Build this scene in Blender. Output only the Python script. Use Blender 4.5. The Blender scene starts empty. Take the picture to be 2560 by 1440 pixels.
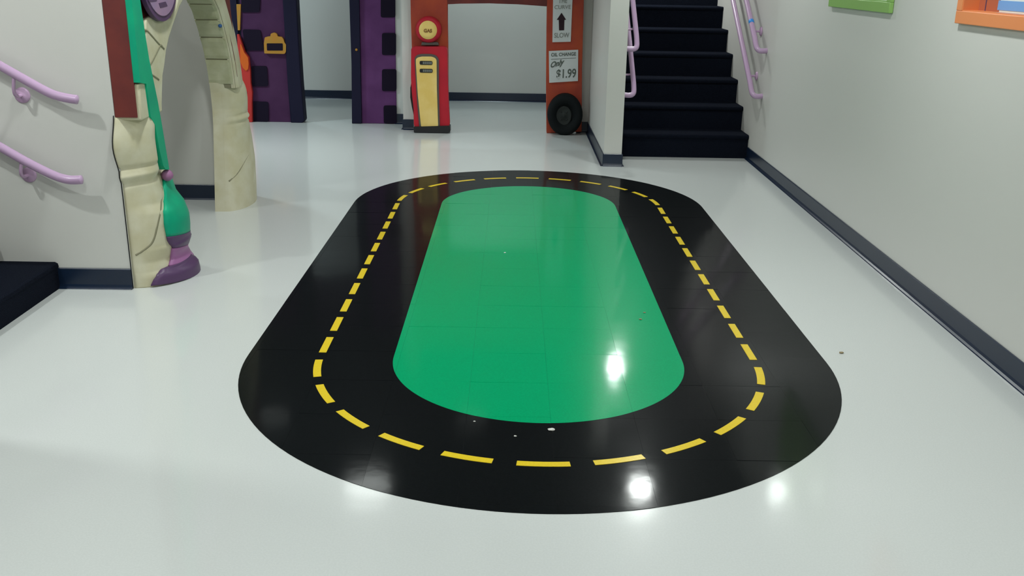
import bpy, bmesh, math, random
import numpy as np
from mathutils import Vector, Matrix
random.seed(7)
PI = math.pi
scene = bpy.context.scene
COL = scene.collection

# ------------------------------------------------------------------ camera
F_PX, PITCH, YAW, ROLL, CAM_H = 2399.946, 0.31812, 0.00321, 0.01687, 1.55
fw = Vector((math.sin(YAW)*math.cos(PITCH), math.cos(YAW)*math.cos(PITCH), -math.sin(PITCH)))
rt = Vector((math.cos(YAW), -math.sin(YAW), 0))
up = rt.cross(fw)
r2 = rt*math.cos(ROLL) + up*math.sin(ROLL)
u2 = -rt*math.sin(ROLL) + up*math.cos(ROLL)
cd = bpy.data.cameras.new('camera'); cam = bpy.data.objects.new('camera', cd); COL.objects.link(cam)
m = Matrix((r2, u2, -fw)).transposed().to_4x4(); m.translation = (0, 0, CAM_H)
cam.matrix_world = m
cd.sensor_width = 36.0; cd.lens = 36.0*F_PX/2560.0; cd.clip_start = 0.05; cd.clip_end = 100
scene.camera = cam

# ------------------------------------------------------------------ world, exposure, lights
w = bpy.data.worlds.new('world'); scene.world = w; w.use_nodes = True
bg = w.node_tree.nodes['Background']; bg.inputs[0].default_value = (0.75, 0.85, 0.9, 1); bg.inputs[1].default_value = 0.05
scene.view_settings.view_transform = 'Standard'
scene.view_settings.look = 'None'
scene.view_settings.gamma = 1.0
scene.view_settings.use_curve_mapping = False
scene.view_settings.exposure = -0.7
CEIL = 2.72
CAN_COL = (0.945, 1.0, 0.968)
FAR_COL = (0.78, 0.96, 1.0)
# x, y, watts, lens radius, colour: recessed ceiling cans
CANS = [(1.17, 7.40, 30, 0.09, CAN_COL), (-1.20, 7.35, 5, 0.20, CAN_COL), (1.19, 10.05, 50, 0.10, CAN_COL), (-1.2, 4.3, 50, 0.10, CAN_COL), (1.15, 4.3, 44, 0.10, CAN_COL),
        (-1.2, 1.6, 44, 0.10, CAN_COL), (1.15, 1.6, 38, 0.10, CAN_COL), (-0.2, -0.9, 48, 0.10, CAN_COL), (-3.05, 3.3, 44, 0.06, CAN_COL), (-0.3, 11.1, 34, 0.10, FAR_COL),
        (-2.9, 11.3, 26, 0.10, FAR_COL), (-3.0, 5.7, 20, 0.10, CAN_COL), (-4.3, 8.6, 130, 0.30, FAR_COL)]  # last entry is an added, unseen fill lamp that brightens the far fronts
# added fill lamps for the far area: narrow spread keeps them off floor reflections
FILL_LAMPS = [(-0.35, 8.5, 12), (-2.3, 8.5, 14), (-0.3, 6.3, 8)]


# ------------------------------------------------------------------ helpers
def mat(name, col, rough=0.5, spec=0.5, noise=None, bump=None, metal=0.0, coat=0.0, emit=None):
    """noise=(scale, colour2, detail), bump=(scale, strength, distance)"""
    M = bpy.data.materials.new(name); M.use_nodes = True
    nt = M.node_tree; b = nt.nodes['Principled BSDF']
    b.inputs['Base Color'].default_value = (*col, 1)
    b.inputs['Roughness'].default_value = rough
    b.inputs['Specular IOR Level'].default_value = spec
    b.inputs['Metallic'].default_value = metal
    if coat: b.inputs['Coat Weight'].default_value = coat; b.inputs['Coat Roughness'].default_value = 0.1
    if emit:
        b.inputs['Emission Color'].default_value = (*emit[0], 1); b.inputs['Emission Strength'].default_value = emit[1]
    geo = None
    if noise or bump: geo = nt.nodes.new('ShaderNodeNewGeometry')
    if noise:
        n = nt.nodes.new('ShaderNodeTexNoise'); n.inputs['Scale'].default_value = noise[0]; n.inputs['Detail'].default_value = noise[2]
        r = nt.nodes.new('ShaderNodeValToRGB'); r.color_ramp.elements[0].position = 0.35; r.color_ramp.elements[1].position = 0.65
        r.color_ramp.elements[0].color = (*col, 1); r.color_ramp.elements[1].color = (*noise[1], 1)
        nt.links.new(geo.outputs['Position'], n.inputs['Vector']); nt.links.new(n.outputs['Fac'], r.inputs['Fac'])
        nt.links.new(r.outputs['Color'], b.inputs['Base Color'])
    if bump:
        n = nt.nodes.new('ShaderNodeTexNoise'); n.inputs['Scale'].default_value = bump[0]; n.inputs['Detail'].default_value = 3
        bp = nt.nodes.new('ShaderNodeBump'); bp.inputs['Strength'].default_value = bump[1]; bp.inputs['Distance'].default_value = bump[2]
        nt.links.new(geo.outputs['Position'], n.inputs['Vector']); nt.links.new(n.outputs['Fac'], bp.inputs['Height'])
        nt.links.new(bp.outputs['Normal'], b.inputs['Normal'])
    return M

def obj(name, verts, faces, material, parent=None, smooth=False):
    me = bpy.data.meshes.new(name); me.from_pydata([tuple(v) for v in verts], [], faces); me.update()
    bm = bmesh.new(); bm.from_mesh(me)
    bmesh.ops.recalc_face_normals(bm, faces=bm.faces)
    big = [f for f in bm.faces if len(f.verts) > 4]
    if big: bmesh.ops.triangulate(bm, faces=big)
    bm.to_mesh(me); bm.free()
    o = bpy.data.objects.new(name, me); COL.objects.link(o)
    me.materials.append(material)
    if smooth: me.polygons.foreach_set('use_smooth', [True]*len(me.polygons))
    if parent: put(o, parent)
    return o

def put(o, parent):
    o.parent = parent
    # world-space geometry kept: undo the parent's translation
    p = parent; t = Vector((0, 0, 0))
    while p: t += p.location; p = p.parent
    o.location = -t if parent else (0, 0, 0)

def tag(o, label, cat, group=None):
    o['label'] = label; o['category'] = cat
    if group: o['group'] = group
    return o

def empty(name, loc, label, cat, group=None):
    o = bpy.data.objects.new(name, None); o.empty_display_size = 0.1; COL.objects.link(o); o.location = loc
    return tag(o, label, cat, group)

def struct(o):
    o['kind'] = 'structure'; return o

def boxv(x0, x1, y0, y1, z0, z1):
    v = [(x, y, z) for z in (z0, z1) for y in (y0, y1) for x in (x0, x1)]
    f = [(0, 1, 3, 2), (4, 5, 7, 6), (0, 1, 5, 4), (2, 3, 7, 6), (0, 2, 6, 4), (1, 3, 7, 5)]
    return v, f

def box(name, x0, x1, y0, y1, z0, z1, material, parent=None, bevel=0.0):
    v, f = boxv(x0, x1, y0, y1, z0, z1)
    o = obj(name, v, f, material, parent)
    if bevel: add_bevel(o, bevel)
    return o

def add_bevel(o, wd, seg=2, ang=0.6):
    b = o.modifiers.new('bevel', 'BEVEL'); b.width = wd; b.segments = seg; b.limit_method = 'ANGLE'; b.angle_limit = ang
    for p in o.data.polygons: p.use_smooth = True
    try:
        o.data.set_sharp_from_angle(angle=0.7)
    except Exception: pass

def prism(name, pts, axis, a, b, material, parent=None, bevel=0.0, smooth=False):
    """2-D outline extruded between a and b along axis: 'Y' outline is (x,z), 'X' outline is (y,z), 'Z' outline is (x,y)"""
    def P(p, t):
        return (p[0], t, p[1]) if axis == 'Y' else ((t, p[0], p[1]) if axis == 'X' else (p[0], p[1], t))
    n = len(pts)
    v = [P(p, a) for p in pts] + [P(p, b) for p in pts]
    f = [tuple(range(n)), tuple(range(2*n-1, n-1, -1))] + [(i, (i+1) % n, (i+1) % n+n, i+n) for i in range(n)]
    o = obj(name, v, f, material, parent)
    if bevel: add_bevel(o, bevel)
    return o

def ellipse(cx, cz, rx, rz, n=40, a0=0, a1=2*PI):
    full = abs(a1-a0-2*PI) < 1e-6
    return [(cx+rx*math.cos(a0+(a1-a0)*i/(n if full else n-1)), cz+rz*math.sin(a0+(a1-a0)*i/(n if full else n-1))) for i in range(n)]

def smoothpoly(pts, it=2, keep=()):
    for _ in range(it):
        q = []
        for i in range(len(pts)):
            a = pts[i]; b = pts[(i+1) % len(pts)]
            q += [(a[0]*.75+b[0]*.25, a[1]*.75+b[1]*.25), (a[0]*.25+b[0]*.75, a[1]*.25+b[1]*.75)]
        pts = q
    return pts

def roundpoly(pts, r, seg=4):
    out = []
    n = len(pts)
    for i in range(n):
        p = Vector(pts[i]); a = Vector(pts[i-1])-p; c = Vector(pts[(i+1) % n])-p
        d = min(r, a.length*.45, c.length*.45)
        A, C_ = p+a.normalized()*d, p+c.normalized()*d
        for k in range(seg+1):
            u = k/seg; q = A*(1-u)**2+p*2*u*(1-u)+C_*u*u; out.append((q.x, q.y))
    return out

def tube(name, path, r, material, parent=None, n=14, smooth_it=2):
    pts = [Vector(p) for p in path]
    for _ in range(smooth_it):
        q = [pts[0]]
        for i in range(len(pts)-1):
            a, b = pts[i], pts[i+1]
            q += [a*.75+b*.25, a*.25+b*.75]
        q.append(pts[-1]); pts = q
    v = []; f = []
    prev = None
    for i, p in enumerate(pts):
        t = (pts[min(i+1, len(pts)-1)]-pts[max(i-1, 0)]).normalized()
        if prev is None:
            s = t.cross(Vector((0, 0, 1)));
            if s.length < 1e-3: s = t.cross(Vector((1, 0, 0)))
            s.normalize()
        else:
            s = (prev-t*prev.dot(t)).normalized()
        prev = s; q = t.cross(s)
        for k in range(n):
            a = 2*PI*k/n
            v.append(p+s*(r*math.cos(a))+q*(r*math.sin(a)))
    L = len(pts)
    for i in range(L-1):
        for k in range(n):
            f.append((i*n+k, i*n+(k+1) % n, (i+1)*n+(k+1) % n, (i+1)*n+k))
    # rounded end caps
    for end, idx in ((0, 0), (L-1, (L-1)*n)):
        t = (pts[1]-pts[0]).normalized()*-1 if end == 0 else (pts[-1]-pts[-2]).normalized()
        c = len(v); v.append(pts[end]+t*r*.35)
        for k in range(n): f.append((idx+k, idx+(k+1) % n, c))
    return obj(name, v, f, material, parent, smooth=True)

def lathe(name, prof, centre, axis, material, parent=None, n=32):
    """prof: list of (radius, height along axis)"""
    v = []; f = []
    for r, h in prof:
        for k in range(n):
            a = 2*PI*k/n; c, s = r*math.cos(a), r*math.sin(a)
            p = {'Z': (c, s, h), 'Y': (c, h, s), 'X': (h, c, s)}[axis]
            v.append((centre[0]+p[0], centre[1]+p[1], centre[2]+p[2]))
    L = len(prof)
    for i in range(L-1):
        for k in range(n): f.append((i*n+k, i*n+(k+1) % n, (i+1)*n+(k+1) % n, (i+1)*n+k))
    f.append(tuple(range(n))); f.append(tuple(range((L-1)*n, L*n)))
    return obj(name, v, f, material, parent, smooth=True)

def text(name, s, centre, width, height, material, parent, axis='Y', depth=0.0015, shear=0.0, slant=0.0, y=0, bold=0.0):
    c = bpy.data.curves.new(name, 'FONT'); c.body = s; c.extrude = depth; c.shear = shear; c.align_x = 'CENTER'; c.align_y = 'CENTER'
    c.offset = bold
    t = bpy.data.objects.new(name+'_tmp', c); COL.objects.link(t)
    bpy.context.view_layer.update()
    dg = bpy.context.evaluated_depsgraph_get()
    me = bpy.data.meshes.new_from_object(t.evaluated_get(dg))
    bpy.data.objects.remove(t)
    xs = [v.co.x for v in me.vertices]; ys = [v.co.y for v in me.vertices]
    w0, h0 = max(xs)-min(xs), max(ys)-min(ys); cx, cy = (max(xs)+min(xs))/2, (max(ys)+min(ys))/2
    for v in me.vertices:
        X = (v.co.x-cx)/w0*width; Z = (v.co.y-cy)/h0*height + X*slant
        v.co = (centre[0]+X, y+v.co.z, centre[1]+Z)
    me.name = name; me.materials.clear(); me.materials.append(material)
    o = bpy.data.objects.new(name, me); COL.objects.link(o); put(o, parent)
    return o

# ------------------------------------------------------------------ materials
def floor_mat(name, c1, c2, rough, bumpd=0.0008, spec=0.5, coat=0.6):
    """polished vinyl composition tile: speckled chips, faint swirl in the wax"""
    M = bpy.data.materials.new(name); M.use_nodes = True; nt = M.node_tree; b = nt.nodes['Principled BSDF']
    geo = nt.nodes.new('ShaderNodeNewGeometry')
    n = nt.nodes.new('ShaderNodeTexNoise'); n.inputs['Scale'].default_value = 160; n.inputs['Detail'].default_value = 4
    r = nt.nodes.new('ShaderNodeValToRGB'); r.color_ramp.elements[0].position = .4; r.color_ramp.elements[1].position = .62
    r.color_ramp.elements[0].color = (*c1, 1); r.color_ramp.elements[1].color = (*c2, 1)
    nt.links.new(geo.outputs['Position'], n.inputs['Vector']); nt.links.new(n.outputs['Fac'], r.inputs['Fac'])
    nt.links.new(r.outputs['Color'], b.inputs['Base Color'])
    b.inputs['Specular IOR Level'].default_value = spec*.45
    b.inputs['Coat Weight'].default_value = coat; b.inputs['Coat IOR'].default_value = 1.5
    n3 = nt.nodes.new('ShaderNodeTexNoise'); n3.inputs['Scale'].default_value = 2.2; n3.inputs['Detail'].default_value = 4
    mr = nt.nodes.new('ShaderNodeMapRange'); mr.inputs['From Min'].default_value = .3; mr.inputs['From Max'].default_value = .7
    mr.inputs['To Min'].default_value = rough*.75; mr.inputs['To Max'].default_value = rough*1.35
    b.inputs['Roughness'].default_value = 0.32
    nt.links.new(geo.outputs['Position'], n3.inputs['Vector']); nt.links.new(n3.outputs['Fac'], mr.inputs['Value']); nt.links.new(mr.outputs['Result'], b.inputs['Coat Roughness'])
    n2 = nt.nodes.new('ShaderNodeTexNoise'); n2.inputs['Scale'].default_value = 9; n2.inputs['Detail'].default_value = 3
    nt.links.new(geo.outputs['Position'], n2.inputs['Vector'])
    bp = nt.nodes.new('ShaderNodeBump'); bp.inputs['Strength'].default_value = 0.35; bp.inputs['Distance'].default_value = bumpd
    nt.links.new(n2.outputs['Fac'], bp.inputs['Height']); nt.links.new(bp.outputs['Normal'], b.inputs['Normal']); nt.links.new(bp.outputs['Normal'], b.inputs['Coat Normal'])
    return M

M_FLOOR = floor_mat('white_vinyl_tile', (0.60, 0.625, 0.615), (0.625, 0.65, 0.64), 0.10)
M_TBLACK = floor_mat('black_vinyl_tile', (0.0045, 0.0055, 0.006), (0.006, 0.007, 0.008), 0.085, spec=0.03, coat=.30)
M_TGREEN = floor_mat('green_vinyl_tile', (0.0, 0.32, 0.125), (0.0, 0.35, 0.14), 0.09, spec=.06, coat=.40)
M_DASH = floor_mat('yellow_vinyl', (0.72, 0.52, 0.02), (0.76, 0.56, 0.03), 0.2, spec=.15, coat=.3)
M_WALL = mat('cream_wall_paint', (0.62, 0.615, 0.585), 0.42, 0.4, bump=(180, .25, .0006))
M_CEIL = mat('dark_ceiling_paint', (0.10, 0.11, 0.115), 0.9, 0.1)
M_BASE = mat('navy_rubber_base', (0.006, 0.015, 0.038), 0.28, 0.5)
M_CARPET = mat('navy_carpet', (0.0035, 0.0045, 0.009), 1.0, 0.05, noise=(260, (0.009, 0.012, 0.021), 2), bump=(300, .8, .004))
M_RAIL = mat('lilac_paint', (0.47, 0.32, 0.49), 0.28, 0.5)
M_BRKT = mat('lilac_bracket_paint', (0.50, 0.33, 0.50), 0.4, 0.5)  # bracket lilac, slightly paler than the rail
M_CREAM = mat('cream_faux_stone', (0.53, 0.49, 0.33), 0.55, 0.3, noise=(9, (0.60, 0.57, 0.43), 5), bump=(30, .3, .003))
M_STONE = mat('sage_faux_stone', (0.40, 0.40, 0.25), 0.6, 0.3, noise=(12, (0.48, 0.48, 0.33), 5), bump=(30, .3, .003))
M_CRACK = mat('painted_crack', (0.25, 0.235, 0.155), 0.7, 0.2)
M_MAROON = mat('maroon_paint', (0.17, 0.032, 0.026), 0.55, 0.3, noise=(6, (0.11, 0.022, 0.022), 5))
M_DMAROON = mat('side_shade_maroon', (0.020, 0.014, 0.016), 0.55, 0.3)  # maroon darkened to hold the shade left of the pump
M_GREENP = mat('green_gloss_paint', (0.004, 0.38, 0.20), 0.45, 0.2, noise=(5, (0.003, 0.30, 0.18), 3))
M_PURPD = mat('deep_purple_paint', (0.085, 0.040, 0.11), 0.4, 0.4)
M_PINKP = mat('orchid_paint', (0.33, 0.13, 0.31), 0.4, 0.4)
M_BALL = mat('orchid_ball_paint', (0.33, 0.14, 0.28), 0.4, 0.4)
M_OVAL = mat('mauve_paint', (0.30, 0.20, 0.34), 0.5, 0.3, noise=(8, (0.36, 0.22, 0.34), 3))
M_BLOT = mat('plum_paint', (0.09, 0.05, 0.11), 0.5, 0.3)
M_BLUE = mat('blue_paint', (0.03, 0.10, 0.28), 0.5, 0.3)
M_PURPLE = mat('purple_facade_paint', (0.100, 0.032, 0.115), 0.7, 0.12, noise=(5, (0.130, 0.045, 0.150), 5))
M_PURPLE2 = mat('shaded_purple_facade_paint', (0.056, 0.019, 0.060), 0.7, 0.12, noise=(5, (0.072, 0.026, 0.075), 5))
M_NAVY = mat('navy_facade_paint', (0.010, 0.009, 0.028), 0.6, 0.15)
M_WIN = mat('near_black_purple_paint', (0.009, 0.005, 0.016), 0.7, 0.12)
M_FLAME = mat('red_flame_paint', (0.48, 0.03, 0.025), 0.5, 0.3)
M_ORANGE = mat('orange_flame_paint', (0.62, 0.11, 0.01), 0.5, 0.3)
M_GOLD = mat('gold_paint', (0.40, 0.21, 0.025), 0.45, 0.4, noise=(30, (0.46, 0.19, 0.02), 3))
M_BRICK = mat('terracotta_paint', (0.42, 0.070, 0.030), 0.6, 0.2, noise=(5, (0.33, 0.050, 0.032), 5))
M_RED = mat('red_pump_paint', (0.50, 0.018, 0.032), 0.5, 0.2, noise=(5, (0.42, 0.016, 0.032), 3))
M_YEL = mat('straw_yellow_paint', (0.85, 0.62, 0.22), 0.5, 0.2, noise=(7, (0.78, 0.54, 0.15), 4))
M_GREY = mat('grey_paint', (0.10, 0.085, 0.075), 0.5, 0.3)
M_DIAL = mat('dial_grey_paint', (0.17, 0.18, 0.16), 0.5, 0.3)
M_BLK = mat('black_paint', (0.010, 0.010, 0.012), 0.45, 0.4)
M_TYRE = mat('black_rubber', (0.007, 0.009, 0.010), 0.8, 0.15)
M_HUB = mat('dark_hub_metal', (0.018, 0.022, 0.021), 0.6, 0.3)
M_SIGN = mat('white_sign_board', (0.58, 0.60, 0.60), 0.5, 0.3)
M_INK = mat('grey_green_lettering', (0.10, 0.115, 0.10), 0.6, 0.2)
M_INK2 = mat('faded_lettering', (0.22, 0.23, 0.21), 0.6, 0.2)
M_ARROW = mat('dark_maroon_arrow', (0.025, 0.010, 0.015), 0.6, 0.2)
M_GASINK = mat('brown_lettering', (0.22, 0.10, 0.03), 0.6, 0.2)
M_LIME = mat('lime_green_paint', (0.25, 0.46, 0.12), 0.35, 0.5)
M_ORF = mat('orange_frame_paint', (0.78, 0.27, 0.10), 0.35, 0.5)
M_POST1 = mat('brick_red_poster', (0.42, 0.12, 0.06), 0.5, 0.3)
M_POST2 = mat('blue_poster', (0.16, 0.36, 0.72), 0.5, 0.3)
M_POST3 = mat('pale_poster', (0.70, 0.75, 0.72), 0.5, 0.3)
M_CHALK = mat('white_crumb', (0.7, 0.7, 0.66), 0.8, 0.2)
M_CRUMB = mat('tan_crumb', (0.30, 0.24, 0.14), 0.8, 0.2)
M_LENS = mat('lamp_lens', (0.9, 0.95, 0.92), 0.4, 0.2, emit=((0.93, 1, 0.97), 3.0))
M_DLENS = mat('fill_lamp_lens', (0.25, 0.27, 0.27), 0.4, 0.3)
M_GLOBE = mat('lamp_globe', (0.9, 0.95, 0.92), 0.4, 0.2, emit=((0.93, 1, 0.97), 26.0))
M_GAP = mat('dark_caulk', (0.02, 0.02, 0.02), 0.8, 0.1)
M_TRIM = mat('white_lamp_trim', (0.7, 0.7, 0.7), 0.4, 0.4)
M_TAPE = mat('blue_tape', (0.03, 0.25, 0.70), 0.5, 0.3)

# ------------------------------------------------------------------ setting
ZC = CEIL
def WR(y): return 2.054+0.010*(y-3.5)
struct(box('floor', -6.2, 2.6, -2.2, 16.0, -0.12, 0.0, M_FLOOR))
struct(box('ceiling', -6.2, 2.6, -2.2, 8.6, ZC, ZC+0.12, M_CEIL))
struct(box('ceiling', -6.2, 0.935, 8.6, 12.4, ZC, ZC+0.12, M_CEIL))
stair_ceiling = obj('ceiling', [(0.935, 8.6, ZC), (2.6, 8.6, ZC), (2.6, 16.0, ZC+4.8), (0.935, 16.0, ZC+4.8),
                    (0.935, 8.6, ZC+.12), (2.6, 8.6, ZC+.12), (2.6, 16.0, ZC+4.92), (0.935, 16.0, ZC+4.92)],
                    [(0, 1, 2, 3), (4, 5, 6, 7), (0, 1, 5, 4), (1, 2, 6, 5), (2, 3, 7, 6), (3, 0, 4, 7)], M_CEIL)
struct(stair_ceiling)
def wallpoly(name, pts, z0, z1):
    return struct(prism(name, pts, 'Z', z0, z1, M_WALL))
def wall_right():
    v = []; f = []
    def seg(y0, y1, z0, z1, back=0):
        n0 = len(v)
        v.extend([(x, y, z) for z in (z0, z1) for y, x in ((y0, WR(y0)+back), (y0, 2.6), (y1, WR(y1)+back), (y1, 2.6))])
        f.extend([tuple(n0+i for i in q) for q in ((0, 1, 3, 2), (4, 5, 7, 6), (0, 1, 5, 4), (2, 3, 7, 6), (0, 2, 6, 4), (1, 3, 7, 5))])
    e = .052
    seg(-2.2, 3.42+e, 0, 7.5); seg(4.61-e, 5.455+e, 0, 7.5); seg(6.557-e, 16, 0, 7.5)
    for y0, y1, z0, z1 in ((3.42+e, 4.61-e, 1.357+e, 2.03-e), (5.455+e, 6.557-e, 1.368+e, 2.03-e)):
        seg(y0, y1, 0, z0); seg(y0, y1, z1, 7.5); seg(y0, y1, z0, z1, .0635)
    return struct(obj('wall_right', v, f, M_WALL))
wall_right()
wallpoly('wall_near', [(-6.2, -2.2), (2.6, -2.2), (2.6, -2.35), (-6.2, -2.35)], 0, ZC)
wallpoly('wall_left', [(-6.2, -2.2), (-6.2, 16), (-6.35, 16), (-6.35, -2.2)], 0, ZC)
wallpoly('wall_left_near', [(-6.2, 3.1), (-2.3, 3.1), (-2.3, -2.2), (-2.45, -2.2), (-2.45, 2.95), (-6.2, 2.95)], 0, ZC)
wallpoly('wall_left_front', [(-6.2, 4.6), (-1.895, 4.6), (-1.895, 4.80), (-6.2, 4.80)], 0, ZC)
wallpoly('wall_left_back', [(-6.2, 6.59), (-1.99, 6.59), (-1.99, 6.72), (-6.2, 6.72)], 0, ZC)
wallpoly('wall_far', [(-6.2, 12.19), (0.79, 12.19), (0.79, 12.34), (-6.2, 12.34)], 0, ZC)
wallpoly('wall_stub', [(-1.235, 10.21), (-1.105, 10.21), (-1.105, 9.83), (-1.00, 9.83), (-1.00, 12.19), (-1.235, 12.19)], 0, ZC)
wallpoly('wall_partition', [(0.781, 8.05), (0.932, 8.05), (0.932, 16), (0.781, 16)], 0, 7.5)
wallpoly('wall_return', [(0.66, 9.86), (0.781, 9.86), (0.781, 10.0), (0.66, 10.0)], 0, ZC)
wallpoly('wall_stair_end', [(0.932, 15.85), (2.6, 15.85), (2.6, 16.0), (0.932, 16.0)], 0, 7.5)

def base_run(name, p, q, side, h=0.105, t=0.009):
    """rubber cove base along the wall foot from p to q; side = outward normal (into the room)"""
    P, Q, N = Vector((*p, 0)), Vector((*q, 0)), Vector((*side, 0)).normalized()
    prof = [(0, 0), (t+.016, 0), (t+.013, .004), (t+.004, .010), (t, .022), (t, h-.003), (t-.003, h), (0, h)]
    v = [P+N*a+Vector((0, 0, b)) for a, b in prof]+[Q+N*a+Vector((0, 0, b)) for a, b in prof]
    n = len(prof)
    f = [tuple(range(n)), tuple(range(2*n-1, n-1, -1))]+[(i, (i+1) % n, (i+1) % n+n, i+n) for i in range(n)]
    return struct(obj(name, v, f, M_BASE))
base_run('baseboard_right', (WR(-2.2), -2.2), (WR(8.5), 8.5), (-1, 0.01))
base_run('baseboard_left_front', (-2.27, 4.6), (-1.897, 4.6), (0, -1))
base_run('baseboard_left_back', (-6.2, 6.59), (-1.99, 6.59), (0, -1))
base_run('baseboard_far', (-6.2, 12.19), (-1.235, 12.19), (0, -1))
base_run('baseboard_far', (-1.0, 12.19), (0.781, 12.19), (0, -1))
base_run('baseboard_partition_end', (0.776, 8.05), (0.937, 8.05), (0, -1))
base_run('baseboard_partition_side', (0.781, 8.04), (0.781, 9.86), (-1, 0))
base_run('baseboard_partition_side', (0.932, 8.04), (0.932, 8.50), (1, 0))
base_run('baseboard_return', (0.66, 9.86), (0.781, 9.86), (0, -1))
base_run('baseboard_stub', (-1.235, 10.21), (-1.105, 10.21), (0, -1))
base_run('baseboard_stub', (-1.105, 9.83), (-1.0, 9.83), (0, -1))
base_run('baseboard_stub', (-1.105, 9.83), (-1.105, 10.2), (-1, 0))

# ------------------------------------------------------------------ ceiling lamps
def can_light(i, x, y, watts, r, col, z=CEIL):
    t = empty('ceiling_light', (x, y, z), LAMP_LABELS[i], 'light', 'recessed round ceiling lamps')
    lathe('trim_ring', [(r+.035, -.001), (r+.033, -.008), (r+.01, -.012), (r+.004, -.006), (r+.004, -.001)], (x, y, z), 'Z', M_TRIM, t)
    lathe('lens', [(r, -.001), (r, -.006), (r*.6, -.010), (0.004, -.011)], (x, y, z), 'Z', M_LENS, t, n=24)
    ld = bpy.data.lights.new('lamp', 'AREA'); ld.shape = 'DISK'; ld.size = r*2; ld.energy = watts; ld.color = col
    lo = bpy.data.objects.new('lamp', ld); COL.objects.link(lo); lo.parent = t; lo.location = (0, 0, -0.016)
LAMP_LABELS = ['recessed round lamp over the foot of the carpeted stairs', 'wide round ceiling lamp over the floor between stone arch and garage cutout',
  'recessed round lamp inside the stairwell', 'recessed round lamp above the left side of the painted road, middle row', 'recessed round lamp above the right side of the painted road, middle row',
  'recessed round lamp over the near left floor', 'recessed round lamp over the near right floor', 'recessed round lamp behind the viewer', 'small recessed round lamp over the left stair',
  'recessed round lamp behind the garage cutout', 'recessed round lamp behind the purple building cutout', 'recessed round lamp inside the stone arch room', 'added wide round fill lamp in the far left room beside the purple cutout']
for i, (x, y, e, r, c) in enumerate(CANS): can_light(i, x, y, e, r, c)
FILL_LABELS = ['added square fill lamp in front of the garage cutout', 'added square fill lamp in front of the purple cutout', 'added square fill lamp over the far end of the painted road']
for (x, y, e), lb in zip(FILL_LAMPS, FILL_LABELS):
    t = empty('added_fill_light', (x, y, CEIL), lb, 'light', 'added fill lamps')  # invented fixture: housing built round an added fill light
    for a in ((x-.15, x+.15, y-.15, y-.135), (x-.15, x+.15, y+.135, y+.15), (x-.15, x-.135, y-.135, y+.135), (x+.135, x+.15, y-.135, y+.135)):
        box('trim_frame', *a, CEIL-.05, CEIL-.001, M_TRIM, t)
    box('lens', x-.134, x+.134, y-.134, y+.134, CEIL-.006, CEIL-.001, M_DLENS, t)
    ld = bpy.data.lights.new('lamp', 'AREA'); ld.shape = 'SQUARE'; ld.size = .25; ld.energy = e; ld.color = CAN_COL; ld.spread = math.radians(100)
    lo = bpy.data.objects.new('lamp', ld); COL.objects.link(lo); lo.parent = t; lo.location = (0, 0, -0.012)

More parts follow.
